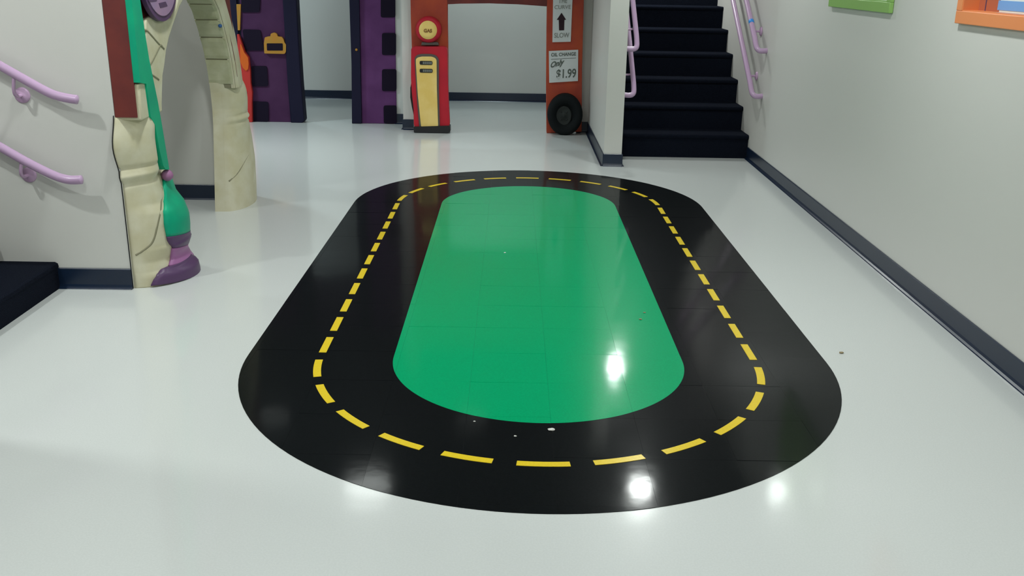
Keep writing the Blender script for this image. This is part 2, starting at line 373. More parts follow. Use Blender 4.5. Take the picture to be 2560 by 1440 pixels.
# measured outlines in metres
D={'post': {'green_neck': [[-0.6744, 0.808, 0.606, 0.7481], [-0.5882, 0.7544, 0.566, 0.6954], [0.0954, 0.6592, 0.6341, 0.6201], [0.1317, 0.5728, 0.5931, 0.5456]], 'green_bulb': [[0.0023, 0.5075, 0.6401, 0.4795], [-0.2272, 0.4522, 0.5659, 0.4183], [-0.5313, 0.4169, 0.4545, 0.3725], [-0.7325, 0.376, 0.4009, 0.3149], [-0.7759, 0.3162, 0.3637, 0.2581], [-0.7338, 0.2472, 0.2592, 0.2098]], 'purple_band': [[-0.7338, 0.2461, 0.405, 0.206], [-0.7117, 0.2228, 0.4009, 0.1953], [-0.6493, 0.2001, 0.4256, 0.1547], [-0.5795, 0.1768, 0.1685, 0.1442]], 'pink_band': [[-0.5878, 0.1762, 0.1988, 0.1398], [-0.5423, 0.1228, 0.4298, 0.0717], [-0.6938, 0.0877, -0.1679, 0.0758]], 'purple_foot': [[-0.6919, 0.0876, 0.0161, 0.0884], [-0.8847, 0.0821, 0.1675, 0.0507], [-1.0456, 0.0631, 0.3431, 0.0086], [-1.15, 0.038, 0.2435, 0.0025], [-1.2175, 0.0108, 0.169, -0.0052]]}, 'atab': [(0, 0.238), (0.05, 0.232), (0.07, 0.212), (0.075, 0.2), (0.125, 0.178), (0.19, 0.205), (0.2, 0.2), (0.256, 0.205), (0.311, 0.204), (0.373, 0.182), (0.42, 0.139), (0.479, 0.12), (0.53, 0.108), (0.58, 0.0975), (0.743, 0.0835), (0.9, 0.085)], 'ball': [-1.772, 4.8806, 0.537], 'green_upper': [(4.5505, 1.4003), (4.5582, 1.268), (4.5846, 1.1208), (4.5996, 1.0248), (4.6816, 1.0108), (4.6959, 0.8521), (4.743, 0.8017), (4.7547, 0.7385), (4.7683, 0.6762), (4.7985, 0.5895), (4.8269, 0.5655), (4.8778, 0.5555), (4.8712, 0.5962), (4.8565, 0.6708), (4.838, 0.7772), (4.8113, 0.907), (4.7763, 1.0307), (4.7504, 1.1226), (4.7318, 1.238), (4.7112, 1.396)], 'openL': [(4.8907, 0.8878), (4.94, 1.0216), (4.9818, 1.0732), (5.0262, 1.141), (5.0846, 1.2007), (5.1691, 1.2639), (5.2834, 1.344), (5.3593, 1.3785)], 'cream_top': [(4.7758, 1.2837), (4.7873, 1.3054), (4.8657, 1.3169), (4.9297, 1.3085), (5.015, 1.2873), (5.1482, 1.2951), (5.2232, 1.3422), (5.2565, 1.3713)], 'cracks': [[(4.7442, 1.2576), (4.7801, 1.2538), (4.8134, 1.2387), (4.9244, 1.18), (4.9916, 1.1518)], [(4.7604, 1.0514), (4.8159, 1.0344), (4.8767, 1.0106)], [(4.9859, 1.1522), (4.9525, 1.1781), (4.8997, 1.1528), (4.8209, 1.1109), (4.7651, 1.0872)]], 'sign': [(5.1867, 1.3836), (5.1408, 1.3493), (5.0619, 1.3051), (4.9574, 1.2877), (4.8348, 1.3092), (4.7682, 1.3581), (4.7319, 1.3957)], 'signin': [(5.1346, 1.385), (5.0555, 1.3347), (4.9622, 1.3152), (4.8805, 1.3261), (4.7833, 1.3669), (4.7388, 1.3956)], 'blot': [[(4.7615, 1.3951), (4.8793, 1.3919), (4.8668, 1.3867), (4.7694, 1.3857)], [(4.8971, 1.3765), (4.9951, 1.3812), (5.0182, 1.3594), (4.913, 1.3533)]], 'band_crack': [(-1.442139918451615, 0.17347062256136359), (-1.3086318409666196, 0.1878863823240715), (-1.1809951316163614, 0.20503925614957752), (-1.0642654423614952, 0.2235778511218227), (-0.9960439701140401, 0.2560497029754212), (-0.9436470149900947, 0.29311409124167254), (-0.886935198888227, 0.3318589815341473), (-0.7906400609114409, 0.3787739076245269), (-0.5833274795552144, 0.42992079257091165), (-0.2665957608317966, 0.47505823265385594)], 'ringL': [(-1.4606940135688071, 0.5915278360395313), (-1.1086122060021595, 0.580853725492229), (-0.8499978497099018, 0.5882655945808521), (0.06191280474274349, 0.5720701557277755)], 'boulder': [(-1.4002594152161232, 0.8441354378806768), (-1.399985383757633, 0.7762929409586222), (-1.4503853717870436, 0.7010574820148399), (-1.474942489641352, 0.6202059565633375)], 'stonelines': [((6.0488, 1.3245), (6.0473, 1.3273)), ((6.3226, 1.2328), (6.167, 1.2425)), ((6.4099, 1.1215), (6.2515, 1.134)), ((6.4851, 0.9813), (6.3236, 0.9974)), ((6.5293, 0.813), (6.3547, 0.8346))], 'crackR': [[-1.8709, 6.2866, 0.1966], [-1.8288, 6.3269, 0.2323], [-1.8017, 6.3799, 0.2873], [-1.7863, 6.44, 0.3279], [-1.7791, 6.5023, 0.3495], [-1.7865, 6.6193, 0.3506]], 'bluedot': [[-1.822, 6.2413, 1.2025]], 'gold': [(-2.8223, 1.1922), (-2.7756, 1.193), (-2.8036, 0.9347), (-2.8272, 0.9344)], 'flame': [(-2.8299, 0.8978), (-2.811, 0.8981), (-2.792, 0.8343), (-2.762, 0.7243), (-2.7231, 0.6694), (-2.7216, 0.595), (-2.7178, 0.5391), (-2.7221, 0.4076), (-2.7122, 0.3132), (-2.7226, 0.2179), (-2.7338, -0.0467), (-2.7776, -0.0474), (-2.7803, 0.0251), (-2.767, 0.3123), (-2.8207, 0.4342), (-2.8358, 0.6861)], 'purpleL': [(-2.8527, 1.2856), (-2.7735, 1.2869), (-2.7988, 0.8709), (-2.7235, 0.595), (-2.7237, 0.313), (-2.7409, -0.0081), (-2.3336, -0.0111), (-2.3434, 0.4137), (-2.3447, 0.9695), (-2.3492, 1.2937)], 'navyL': [(-2.3492, 1.2937), (-2.3447, 0.9695), (-2.3434, 0.4137), (-2.3336, -0.0111), (-2.2073, -0.009), (-2.1861, 0.0251), (-2.1996, 0.4161), (-2.2037, 0.7887), (-2.2031, 1.1528), (-2.2001, 1.2961)], 'navyedge': [(-2.9087, 1.2847), (-2.8154, 1.2862), (-2.8299, 0.9617), (-2.8331, 0.7231), (-2.8207, 0.4342), (-2.7814, 0.3121), (-2.8638, 0.4993), (-2.8851, 0.9152)], 'sqL': [[(-2.7688, 1.287), (-2.573, 1.2901), (-2.5939, 1.1149), (-2.7767, 1.112)], [(-2.7794, 0.9443), (-2.5959, 0.9427), (-2.5715, 0.7366), (-2.766, 0.7335)], [(-2.7152, 0.5765), (-2.5531, 0.5791), (-2.5519, 0.3726), (-2.7295, 0.3697)], [(-2.7306, 0.213), (-2.5621, 0.211), (-2.5706, -0.0005), (-2.7402, 0.0016)]], 'purpleR': [(-1.5569, 1.3065), (-1.2027, 1.3121), (-1.2169, 0.0023), (-1.5859, -0.0037)], 'navyR': [(-1.6687, 1.3047), (-1.5569, 1.3065), (-1.5859, -0.0037), (-1.6879, -0.0054), (-1.6705, 0.6121)], 'sqR': [[(-1.35, 1.3098), (-1.2027, 1.3121), (-1.2077, 1.0876), (-1.356, 1.0852)], [(-1.3478, 0.9309), (-1.2045, 0.9332), (-1.2093, 0.7124), (-1.3536, 0.7101)], [(-1.3574, 0.5658), (-1.2076, 0.5683), (-1.2124, 0.3452), (-1.3633, 0.3427)], [(-1.3508, 0.1925), (-1.2138, 0.1948), (-1.2168, 0.0071), (-1.3528, 0.0049)]], 'plaque': [(-2.5638, 0.709), (-2.562, 0.8105), (-2.5487, 0.8703), (-2.515, 0.88), (-2.4914, 0.8804), (-2.485, 0.9079), (-2.4512, 0.9204), (-2.4237, 0.9089), (-2.4159, 0.8816), (-2.3736, 0.8777), (-2.3579, 0.8551), (-2.3487, 0.8185), (-2.3353, 0.8049), (-2.3396, 0.7311), (-2.3551, 0.7077)], 'plaquein': [(-2.5317, 0.811), (-2.3679, 0.8136), (-2.3702, 0.7417), (-2.5334, 0.7391)], 'golddot': [(-1.6129, 0.7613)], 'colL': [(-1.0057, 1.328), (-1.004, 1.0913), (-0.9988, 0.8322), (-1.0062, 0.5017), (-1.019, 0.4346), (-1.0216, 0.3384), (-1.0066, 0.2419), (-0.9857, 0.1449), (-0.9813, -0.017), (-0.6457, -0.0115), (-0.642, 0.7631), (-0.6451, 1.0971), (-0.6487, 1.3338)], 'beam': [(-0.6493, 1.2386), (-0.5213, 1.247), (-0.2371, 1.2543), (0.0473, 1.2498), (0.3226, 1.2351)], 'pump': [(-0.9953, 0.8136), (-0.9873, 0.8305), (-0.9583, 0.8403), (-0.68, 0.8448), (-0.6512, 0.836), (-0.6417, 0.8099), (-0.6407, 0.6312), (-0.6342, 0.3447), (-0.6207, 0.0676), (-0.9802, 0.0569), (-0.9802, 0.2423), (-0.9945, 0.387), (-1.0019, 0.5304)], 'pumpbase': [(-0.9821, 0.0617), (-0.6177, 0.0775), (-0.6141, 0.0137), (-0.6408, -0.0085), (-0.9566, -0.0136), (-0.9791, 0.0028)], 'panelout': [(-0.9608, 0.6827), (-0.962, 0.7297), (-0.9452, 0.7582), (-0.9017, 0.772), (-0.7958, 0.7737), (-0.7479, 0.7595), (-0.7241, 0.7242), (-0.7262, 0.4393), (-0.7192, 0.066), (-0.926, 0.0597), (-0.9465, 0.3396)], 'panelin': [(-0.9492, 0.6829), (-0.9486, 0.7224), (-0.931, 0.7378), (-0.8924, 0.7478), (-0.7961, 0.7493), (-0.7625, 0.7377), (-0.7463, 0.7191), (-0.7457, 0.439), (-0.7359, 0.0677), (-0.9072, 0.063), (-0.936, 0.3879)], 'meter': [[(-0.9123, 0.7023), (-0.7869, 0.7062), (-0.7872, 0.6742), (-0.9108, 0.6693)], [(-0.9133, 0.6268), (-0.7857, 0.6307), (-0.786, 0.5985), (-0.9118, 0.5936)]], 'globe': [(-0.827, 1.0021), (-0.9368, 1.0003), (-0.7172, 1.0039), (-0.8256, 1.1263), (-0.8284, 0.8723)], 'globeface': [(-0.8289, 0.9984), (-0.7401, 0.9998), (-0.828, 1.085)], 'collar': [(-0.8926, 0.8805), (-0.7372, 0.883), (-0.7231, 0.8535), (-0.9006, 0.8506)], 'shadow': [(-1.0004, 0.5018), (-1.019, 0.4346), (-1.0216, 0.3384), (-1.0066, 0.2419), (-0.9857, 0.1449), (-0.9784, 0.0471), (-0.9606, 0.0474), (-0.9799, 0.3872)], 'colR': [(0.3136, 1.3221), (0.3285, 1.0206), (0.34, 0.4563), (0.3565, -0.0056), (0.7112, 0.0199), (0.6915, 0.6525), (0.67, 1.3279)], 'sign1': [(0.3838, 1.3333), (0.5697, 1.3363), (0.5686, 0.9054), (0.3881, 0.898)], 'arrow': [(0.4691, 1.1789), (0.5156, 1.1137), (0.4993, 1.1122), (0.4993, 1.0143), (0.4503, 1.011), (0.4439, 1.1113), (0.4243, 1.111)], 'sign2': [(0.3556, 0.8124), (0.6451, 0.8299), (0.6538, 0.5269), (0.3682, 0.5045)], 'wheel': [(0.5325, 0.1984), (0.7041, 0.2012), (0.5257, 0.4017), (0.5395, -0.0125)], 'hub': [(0.5133, 0.1834), (0.5869, 0.1846), (0.51, 0.2855)], 'line': [(0.3796, 0.7336), (0.6256, 0.7505)], 'railLU': [[-2.4643, 4.52, 1.161], [-2.3632, 4.52, 1.1016], [-2.2476, 4.52, 1.0336], [-2.1531, 4.52, 0.9794], [-2.105, 4.52, 0.9636], [-2.0503, 4.52, 0.9544], [-2.0264, 4.52, 0.952]], 'railLL': [[-2.5222, 4.52, 0.7949], [-2.4199, 4.52, 0.7246], [-2.3017, 4.52, 0.652], [-2.1809, 4.52, 0.5884], [-2.1183, 4.52, 0.57], [-2.0762, 4.52, 0.5707], [-2.053, 4.52, 0.5731]], 'brkL': [[-2.3185, 4.598, 0.9581], [-2.3413, 4.598, 0.5757]], 'fr': [[2.03, 6.4929, 1.3696], [2.03, 5.3417, 1.3663], [2.03, 4.5654, 1.3589], [2.03, 3.9472, 1.3585], [2.03, 5.4151, 1.4237], [2.03, 4.5045, 1.4176], [2.03, 6.2754, 1.4152]], 'railRU': [[2.015, 8.6639, 1.3513], [2.015, 8.3897, 1.1647], [2.015, 8.1799, 1.0057]], 'railRL': [[2.015, 9.2036, 1.3369], [2.015, 8.6206, 0.9032], [2.015, 8.2028, 0.6407]], 'railPU': [[1.025, 8.5357, 1.3388], [1.025, 8.1239, 0.9936], [1.025, 8.311, 0.9214]], 'railPL': [[1.025, 8.546, 0.8626], [1.025, 8.1688, 0.6186], [1.025, 8.3083, 0.5485]], 'blue': [[2.015, 8.4032, 1.177]], 'scraps': [[0.1581, 3.0883, 0.0], [-0.028, 5.3498, -0.0], [0.6218, 4.2551, 0.0], [0.6531, 4.3515, 0.0], [1.4467, 3.8742, 0.0], [0.0298, 3.0376, 0.0], [-0.1178, 3.1491, 0.0]], 'inner': [(4.885, 0), (4.885, 0.85), (4.8907, 0.8878), (4.94, 1.0216), (4.9818, 1.0732), (5.0262, 1.141), (5.0846, 1.2007), (5.1691, 1.2639), (5.2834, 1.344), (5.3593, 1.3785), (5.45, 1.405), (5.56, 1.43), (5.68, 1.44), (5.8, 1.43), (5.92, 1.4), (6.02, 1.36), (6.108, 1.292), (6.19, 1.18), (6.26, 1.064), (6.3, 0.97), (6.325, 0.876), (6.345, 0.77), (6.353, 0.661), (6.345, 0.56), (6.326, 0.463), (6.28, 0.22), (6.236, 0)], 'pillR': [(-0.0342, 0.1244, 6.236), (0.1336, 0.1293, 6.2627), (0.2922, 0.129, 6.2937), (0.4353, 0.1121, 6.3208), (0.5172, 0.118, 6.3366), (0.562, 0.1169, 6.3452), (0.5776, 0.123, 6.3464), (0.6043, 0.1281, 6.3485), (0.6143, 0.1187, 6.3493), (0.7112, 0.1258, 6.3493), (0.7592, 0.1218, 6.3458), (0.7938, 0.1146, 6.3405), (0.8226, 0.1012, 6.3351)], 'railR': 1}

# small globe lamp on the right wall (its glow shows in the floor, lower right)
wl = empty('wall_lamp', (WR(6.2), 6.2, 2.0), 'small round lamp on the right wall above the picture frames', 'lamp')
lathe('wall_plate', [(0.05, 0), (0.05, -.012), (.03, -.02), (.012, -.022)], (WR(6.2), 6.2, 2.02), 'X', M_TRIM, wl)
lathe('globe', [(0.003, -.075), (.03, -.07), (.052, -.052), (.06, -.0), (.052, .052), (.03, .07), (.003, .075)], (WR(6.2)-.10, 6.2, 2.02), 'Z', M_GLOBE, wl, n=20)
tube('arm', [(WR(6.2)-.01, 6.2, 2.02), (WR(6.2)-.06, 6.2, 2.02)], .012, M_TRIM, wl)

# ------------------------------------------------------------------ floor track
TX, TY0, TY1, RO, RI, RD = 0.1272, 3.7538, 6.5759, 1.2201, 0.6085, 0.915
TILE, GX, GY = 0.3075, 0.467, 2.887
track = empty('floor_racetrack', (TX, 5.16, 0), 'black oval road with green middle and dashed yellow line laid in the floor', 'floor inlay')
def stadium(R, n=72):
    pts = []
    for i in range(n+1):
        a = PI*i/n; pts.append((TX+R*math.cos(a), TY1+R*math.sin(a)))
    for i in range(n+1):
        a = PI+PI*i/n; pts.append((TX+R*math.cos(a), TY0+R*math.sin(a)))
    return pts
def tiled(name, faces_xy, material, ztop, parent, exclude=None):
    bm = bmesh.new()
    for f in faces_xy:
        vs = [bm.verts.new((x, y, 0)) for x, y in f]
        bm.faces.new(vs)
    bmesh.ops.remove_doubles(bm, verts=bm.verts, dist=1e-5)
    for k in range(-10, 16):
        for co, no in (((GX+TILE*k, 0, 0), (1, 0, 0)), ((0, GY+TILE*k, 0), (0, 1, 0))):
            bmesh.ops.bisect_plane(bm, geom=bm.verts[:]+bm.edges[:]+bm.faces[:], dist=1e-6, plane_co=co, plane_no=no)
    cells = {}
    for f in bm.faces:
        c = f.calc_center_median()
        cells.setdefault((math.floor((c.x-GX)/TILE), math.floor((c.y-GY)/TILE)), []).append([(v.co.x, v.co.y) for v in f.verts])
    bm.free()
    rnd = random.Random(11)
    for key in sorted(cells):
        fs = cells[key]
        cx, cy = GX+TILE*(key[0]+.5), GY+TILE*(key[1]+.5)
        tx, ty, dz = rnd.uniform(-1, 1)*.0020, rnd.uniform(-1, 1)*.0020, rnd.uniform(-1, 1)*.00012
        b2 = bmesh.new()
        g = 0.0002
        for f in fs:
            vs = []
            for x, y in f:
                # shrink from the cell edges so a hairline joint stays open
                x2 = min(max(x, GX+TILE*key[0]+g), GX+TILE*(key[0]+1)-g); y2 = min(max(y, GY+TILE*key[1]+g), GY+TILE*(key[1]+1)-g)
                # dished surface: wax laid tile is never quite flat
                vs.append(b2.verts.new((x2, y2, ztop+dz+tx*(x2-cx)+ty*(y2-cy))))
            try: b2.faces.new(vs)
            except ValueError: pass
        bmesh.ops.remove_doubles(b2, verts=b2.verts, dist=1e-5)
        ext = bmesh.ops.extrude_face_region(b2, geom=b2.faces[:])
        for v in [e for e in ext['geom'] if isinstance(e, bmesh.types.BMVert)]: v.co.z = 0.0001
        bmesh.ops.recalc_face_normals(b2, faces=b2.faces)
        bmesh.ops.dissolve_limit(b2, angle_limit=0.0002, verts=b2.verts, edges=b2.edges)
        me = bpy.data.meshes.new(name); b2.to_mesh(me); b2.free()
        me.materials.append(material)
        o = bpy.data.objects.new(name, me); COL.objects.link(o); put(o, parent)
A, B = stadium(RO), stadium(RI)
prism('adhesive_bed', stadium(RO-.0005), 'Z', 0.0001, 0.0009, M_BLK, track)
n = len(A)
ring = [(A[i], A[(i+1) % n], B[(i+1) % n], B[i]) for i in range(n)]
# split long straight quads are fine: the bisects cut them
tiled('road_tile', ring, M_TBLACK, 0.0016, track)
# green middle: strips across
# build the infield from horizontal slices
ys = sorted(set([round(p[1], 6) for p in B]))
def half_w(y):
    if y > TY1: return math.sqrt(max(RI*RI-(y-TY1)**2, 0))
    if y < TY0: return math.sqrt(max(RI*RI-(TY0-y)**2, 0))
    return RI
sl = []
for a, b in zip(ys[:-1], ys[1:]):
    wa, wb = max(half_w(a), 1e-4), max(half_w(b), 1e-4)
    sl.append(((TX-wa, a), (TX+wa, a), (TX+wb, b), (TX-wb, b)))
tiled('grass_tile', sl, M_TGREEN, 0.0017, track)
# dashes: 44 at an even pitch round the lane centre line
LS = TY1-TY0; PER = 2*LS+2*PI*RD
def lane(s):
    """s=0 at the near end, running anticlockwise seen from above"""
    s %= PER; q = PI*RD/2
    if s < q: a = -PI/2+s/RD; return TX+RD*math.cos(a), TY0+RD*math.sin(a), a+PI/2
    s -= q
    if s < LS: return TX+RD, TY0+s, PI/2
    s -= LS
    if s < 2*q: a = s/RD; return TX+RD*math.cos(a), TY1+RD*math.sin(a), a+PI/2
    s -= 2*q
    if s < LS: return TX-RD, TY1-s, -PI/2
    s -= LS
    a = PI+s/RD; return TX+RD*math.cos(a), TY0+RD*math.sin(a), a+PI/2
ND = 44; DL, DW = 0.178, 0.0315
for i in range(ND):
    s0 = PER*i/ND-0.004
    v = []; K = 7
    for k in range(K):
        x, y, a = lane(s0-DL/2+DL*k/(K-1))
        nx, ny = -math.sin(a), math.cos(a)
        for e in (-1, 1):
            for z in (0.0005, 0.0029):
                v.append((x+nx*e*DW/2, y+ny*e*DW/2, z))
    f = []
    for k in range(K-1):
        o = k*4; p = o+4
        f += [(o+1, o+3, p+3, p+1), (o, p, p+2, o+2), (o, o+1, p+1, p), (o+2, p+2, p+3, o+3)]
    f += [(0, 1, 3, 2), (K*4-4, K*4-3, K*4-1, K*4-2)]
    obj('lane_dash', v, f, M_DASH, track)

# ------------------------------------------------------------------ right stairs
RIS, TRD, Y1 = 0.208, 0.318, 8.50
st = empty('carpeted_staircase', (1.5, Y1, 0), 'dark navy carpeted stairs between the white divider and the right wall', 'staircase')
NS = 22
for k in range(1, NS+1):
    ya, yb = Y1+TRD*(k-1), Y1+TRD*k
    # rounded nosing profile (y,z)
    z0, z1 = RIS*(k-1), RIS*k
    if ya > 15.5: break
    prof = [(ya+.012, z0 if k == 1 else z0-.03), (ya+.012, z1-.045), (ya-.004, z1-.030), (ya-.008, z1-.014), (ya-.002, z1-.003), (ya+.012, z1), (yb+.02, z1), (yb+.02, z0 if k == 1 else z0-.03)]
    prism('step', prof, 'X', 0.934, WR(ya)-.002, M_CARPET, st)

# ------------------------------------------------------------------ left stairs
st2 = empty('carpeted_staircase', (-2.6, 3.9, 0), 'dark carpeted stair at the left edge, below the two lilac rails', 'staircase')
for k in range(1, 11):
    z0, z1 = (0, .135) if k == 1 else (.135+.17*(k-2), .135+.17*(k-1))
    xa, xb = -2.262-.30*(k-1), -2.262-.30*k
    if k == 10: xb = -6.19
    prof = [(xa, z0 if k == 1 else z0-.03), (xa, z1-.035), (xa+.004, z1-.022), (xa+.001, z1-.007), (xa-.012, z1), (xb-.02 if k < 10 else xb, z1), (xb-.02 if k < 10 else xb, z0 if k == 1 else z0-.03)]
    prism('step', prof, 'Y', 3.102, 4.598, M_CARPET, st2)

# ------------------------------------------------------------------ handrails
def bracket(parent, wall, rail, axis):
    """wall rosette + curved arm up to the rail; axis = wall normal axis"""
    wx, wy, wz = wall; d = Vector(rail)-Vector(wall)
    s = -1 if (d.x if axis == 'X' else d.y) < 0 else 1
    b = lathe('bracket', [(0.037, 0.0), (0.037, .006*s), (.030, .012*s), (.012, .016*s), (.006, .018*s)], wall, axis, M_BRKT, parent, n=24)
    W = Vector(wall); R = Vector(rail)
    out = Vector((s, 0, 0)) if axis == 'X' else Vector((0, s, 0))
    reach = abs(d.x if axis == 'X' else d.y)
    tube('bracket_arm', [W+out*.012, W+out*reach*.7, W+out*reach+Vector((0, 0, d.z*.25)), R], .0085, M_BRKT, b_parent(b, parent), n=8)
    return b
def b_parent(b, parent): return b
def handrail(path, brackets, label, loc, axis):
    t = empty('handrail', loc, label, 'handrail', 'lilac stair handrails')
    tube('rail', path, 0.0215, M_RAIL, t, n=18)
    for wl_, rl_ in brackets: bracket(t, wl_, rl_, axis)
    return t
U, L_ = D['railLU'], D['railLL']
def ext(P, dx):
    a, b = Vector(P[1]), Vector(P[2]); s = (a-b)/(a.x-b.x)
    return [tuple(a+s*dx)]+[tuple(p) for p in P[1:]]
for P, brk, lab in ((U, D['brkL'][0], 'upper of two lilac handrails on the white wall at the left edge'), (L_, D['brkL'][1], 'lower of two lilac handrails on the white wall at the left edge')):
    path = ext(P, -2.3)
    a, b = Vector(P[1]), Vector(P[2]); sl_ = (a-b)/(a.x-b.x)
    def railat(x): return a+sl_*(x-a.x)
    br = [((brk[0], 4.6, brk[2]), tuple(railat(brk[0]+.012)-Vector((0, 0, .015))))]
    for x in (-3.3, -4.3):
        q = railat(x); br.append(((x, 4.6, q.z-.07), (q.x, q.y, q.z-.015)))
    handrail(path, br, lab, (P[-1][0], 4.6, P[-1][2]), 'Y')
SL = 0.685
def side_rail(x, y0, z0, wallx, label):
    sgn = 1 if wallx > x else -1
    top = (x, y0+5.2, z0+5.2*SL)
    wx = wallx
    path = [top, (x, y0+.13, z0+.13*SL+.004), (x, y0+.03, z0+.0), (x+sgn*.008, y0-.005, z0-.028), (x+sgn*.035, y0-.018, z0-.04), (wx+sgn*.0, y0-.012, z0-.036)]
    br = []
    for dy in (.24, 1.5, 2.8, 4.1):
        rz = z0+dy*SL
        w_ = wallx if sgn < 0 else WR(y0+dy)
        br.append(((w_-sgn*.001, y0+dy, rz-.06), (x, y0+dy, rz-.018)))
    return handrail(path, br, label, (wallx, y0, z0), 'X')
up_r = side_rail(2.015, 8.165, 1.000, WR(8.1), 'upper lilac handrail on the right wall of the stairs, with blue tape on it')
side_rail(2.015, 8.175, 0.628, WR(8.1), 'lower lilac handrail on the right wall of the stairs')
side_rail(1.025, 8.135, 1.000, 0.932, 'upper lilac handrail on the stair side of the white divider')
side_rail(1.025, 8.165, 0.622, 0.932, 'lower lilac handrail on the stair side of the white divider')
bt = D['blue'][0]
q0 = Vector((2.015, 8.165+.245, 1.0+.245*SL)); q1 = q0+Vector((0, .03, .03*SL))
tube('blue_tape', [q0, q1], 0.0228, M_TAPE, up_r, n=18, smooth_it=0)['label'] = 'bright blue tape'

# ------------------------------------------------------------------ framed pictures, right wall
def wall_bar(name, y0, y1, z0, z1, front, back, m_, parent, bevel=0.0):
    """box that follows the slightly skewed right wall: front/back are offsets from the wall face into / out of the room"""
    v = [(WR(y)+d, y, z) for z in (z0, z1) for y in (y0, y1) for d in (-front, back)]
    o = obj(name, v, boxv(0, 1, 0, 1, 0, 1)[1], m_, parent)
    if bevel: add_bevel(o, bevel)
    return o
def frame(y0, y1, z0, z1, m_, label, poster):
    t = empty('picture_frame', (WR((y0+y1)/2), (y0+y1)/2, z0), label, 'picture frame')
    bw = .057
    for nm, a in (('bottom_rail', (y0, y1, z0, z0+bw)), ('top_rail', (y0, y1, z1-bw, z1)), ('side_rail', (y0, y0+bw, z0+bw, z1-bw)), ('side_rail', (y1-bw, y1, z0+bw, z1-bw))):
        wall_bar(nm, *a, .024, -.001, m_, t, bevel=.003)
    iy0, iy1, iz0, iz1 = y0+bw, y1-bw, z0+bw, z1-bw
    # painted reveal lining the recess
    for a in ((iy0, iy1, iz0-.004, iz0+.004), (iy0, iy1, iz1-.004, iz1+.004), (iy0-.004, iy0+.004, iz0, iz1), (iy1-.004, iy1+.004, iz0, iz1)):
        wall_bar('reveal', *a, .020, .062, m_, t)
    wall_bar('picture', iy0, iy1, iz0, iz1, -.052, .060, M_POST3, t)
    poster(iy0, iy1, iz0, iz1, t)
def poster_orange(y0, y1, z0, z1, t):
    wall_bar('margin', y1-.20, y1, z0, z1, -.0505, .0525, M_POST1, t)
    wall_bar('stripe', y1-.075, y1-.066, z0, z1, -.0495, .0515, M_BLOT, t)
    for k in range(9):
        wall_bar('blue_band', y0, y1-.185-(k % 2)*.02, z0+.012+.062*k, min(z0+.052+.062*k, z1), -.050, .0525, M_POST2, t)
def poster_green(y0, y1, z0, z1, t):
    wall_bar('mat_board', y0+.03, y1-.03, z0+.03, z1-.03, -.050, .0525, M_LIME, t)
frame(5.455, 6.557, 1.368, 2.03, M_LIME, 'lime green framed picture high on the right wall, farther of the two frames', poster_green)
frame(3.42, 4.61, 1.357, 2.03, M_ORF, 'orange framed picture with blue bands, top right corner, nearer of the two frames', poster_orange)

# ------------------------------------------------------------------ stone arch cutout, left
arch = empty('stone_arch_cutout', (-1.85, 5.6, 0), 'cream sculpted stone archway cutout with a green and purple turned post at its left corner', 'doorway')
tab = D['atab']; CX, CY, BB = -1.895, 4.87, .25
def surf(th, z, off=0.0):
    a = float(np.interp(z, [t[0] for t in tab], [t[1] for t in tab]))+off
    Dn = float(np.interp(z, [0, .3, .45, .55, .62, .8, .9], [0.0, 0.015, .05, .06, .10, .115, .10]))
    bb = BB+off+.014*math.exp(-((z-.74)/.10)**2)
    if th < 0: a += Dn*math.sin(2*th)**2
    g = math.exp(-((z-.71)/.11)**2)
    s_ = max(0.0, -math.sin(th))
    return CX+a*math.cos(th)-.011*g*s_**6, CY+(bb+.022*g*s_**3+.028*s_**3)*math.sin(th)
def ringbump(z):
    # raised moulding with a groove above and below
    c = .572
    return .012*math.exp(-((z-c)/.018)**2)-.007*math.exp(-((z-(c+.042))/.010)**2)-.007*math.exp(-((z-(c-.038))/.010)**2)
def column(name, z0, z1, nz, nt_, off, material, parent, bump=None):
    v = []; f = []
    for i in range(nz+1):
        z = z0+(z1-z0)*i/nz
        top = max(0, (z-(z1-.03))/.03) if z1 < 1.2 else 0
        for k in range(nt_+1):
            th = -PI/2+PI*k/nt_
            zz = z
            if bump:  # the moulding tilts: it sits higher on the right
                zz = z-.012*(th+1.0)
            x, y = surf(th, z, off+(bump(zz) if bump else 0)-.018*top*top)
            v.append((x, y, z))
    W_ = nt_+1
    for i in range(nz):
        for k in range(nt_): f.append((i*W_+k, i*W_+k+1, (i+1)*W_+k+1, (i+1)*W_+k))
        f.append((i*W_+nt_, i*W_, (i+1)*W_, (i+1)*W_+nt_))
    f.append(tuple(range(W_))); f.append(tuple(nz*W_+k for k in range(W_)))
    return obj(name, v, f, material, parent, smooth=True)
column('column', 0.0, 0.875, 130, 28, -.014, M_CREAM, arch, ringbump)
def ribbon(name, hits, w_, off, material, parent):
    """painted line following (theta,z) points on the column"""
    pts = []
    for th, z in hits:
        x, y = surf(th, z, off); pts.append(Vector((x, y, z)))
    return tube(name, pts, w_, material, parent, n=6, smooth_it=2)
ribbon('painted_crack', D['band_crack'], .0075, -.0185, M_CRACK, arch)
gp = []
for k in range(30):
    z = .003+.865*k/29; x, y = surf(-PI/2, z, -.014+ringbump(z)); gp.append((x-.002, min(y, 4.599)-.0005, z))
tube('shadow_gap', gp, .0026, M_GAP, arch, n=6, smooth_it=0)
tube('painted_crack', [(p[0]-.004, p[1], p[2]) for p in D['crackR']], .0065, M_CRACK, arch, n=6)
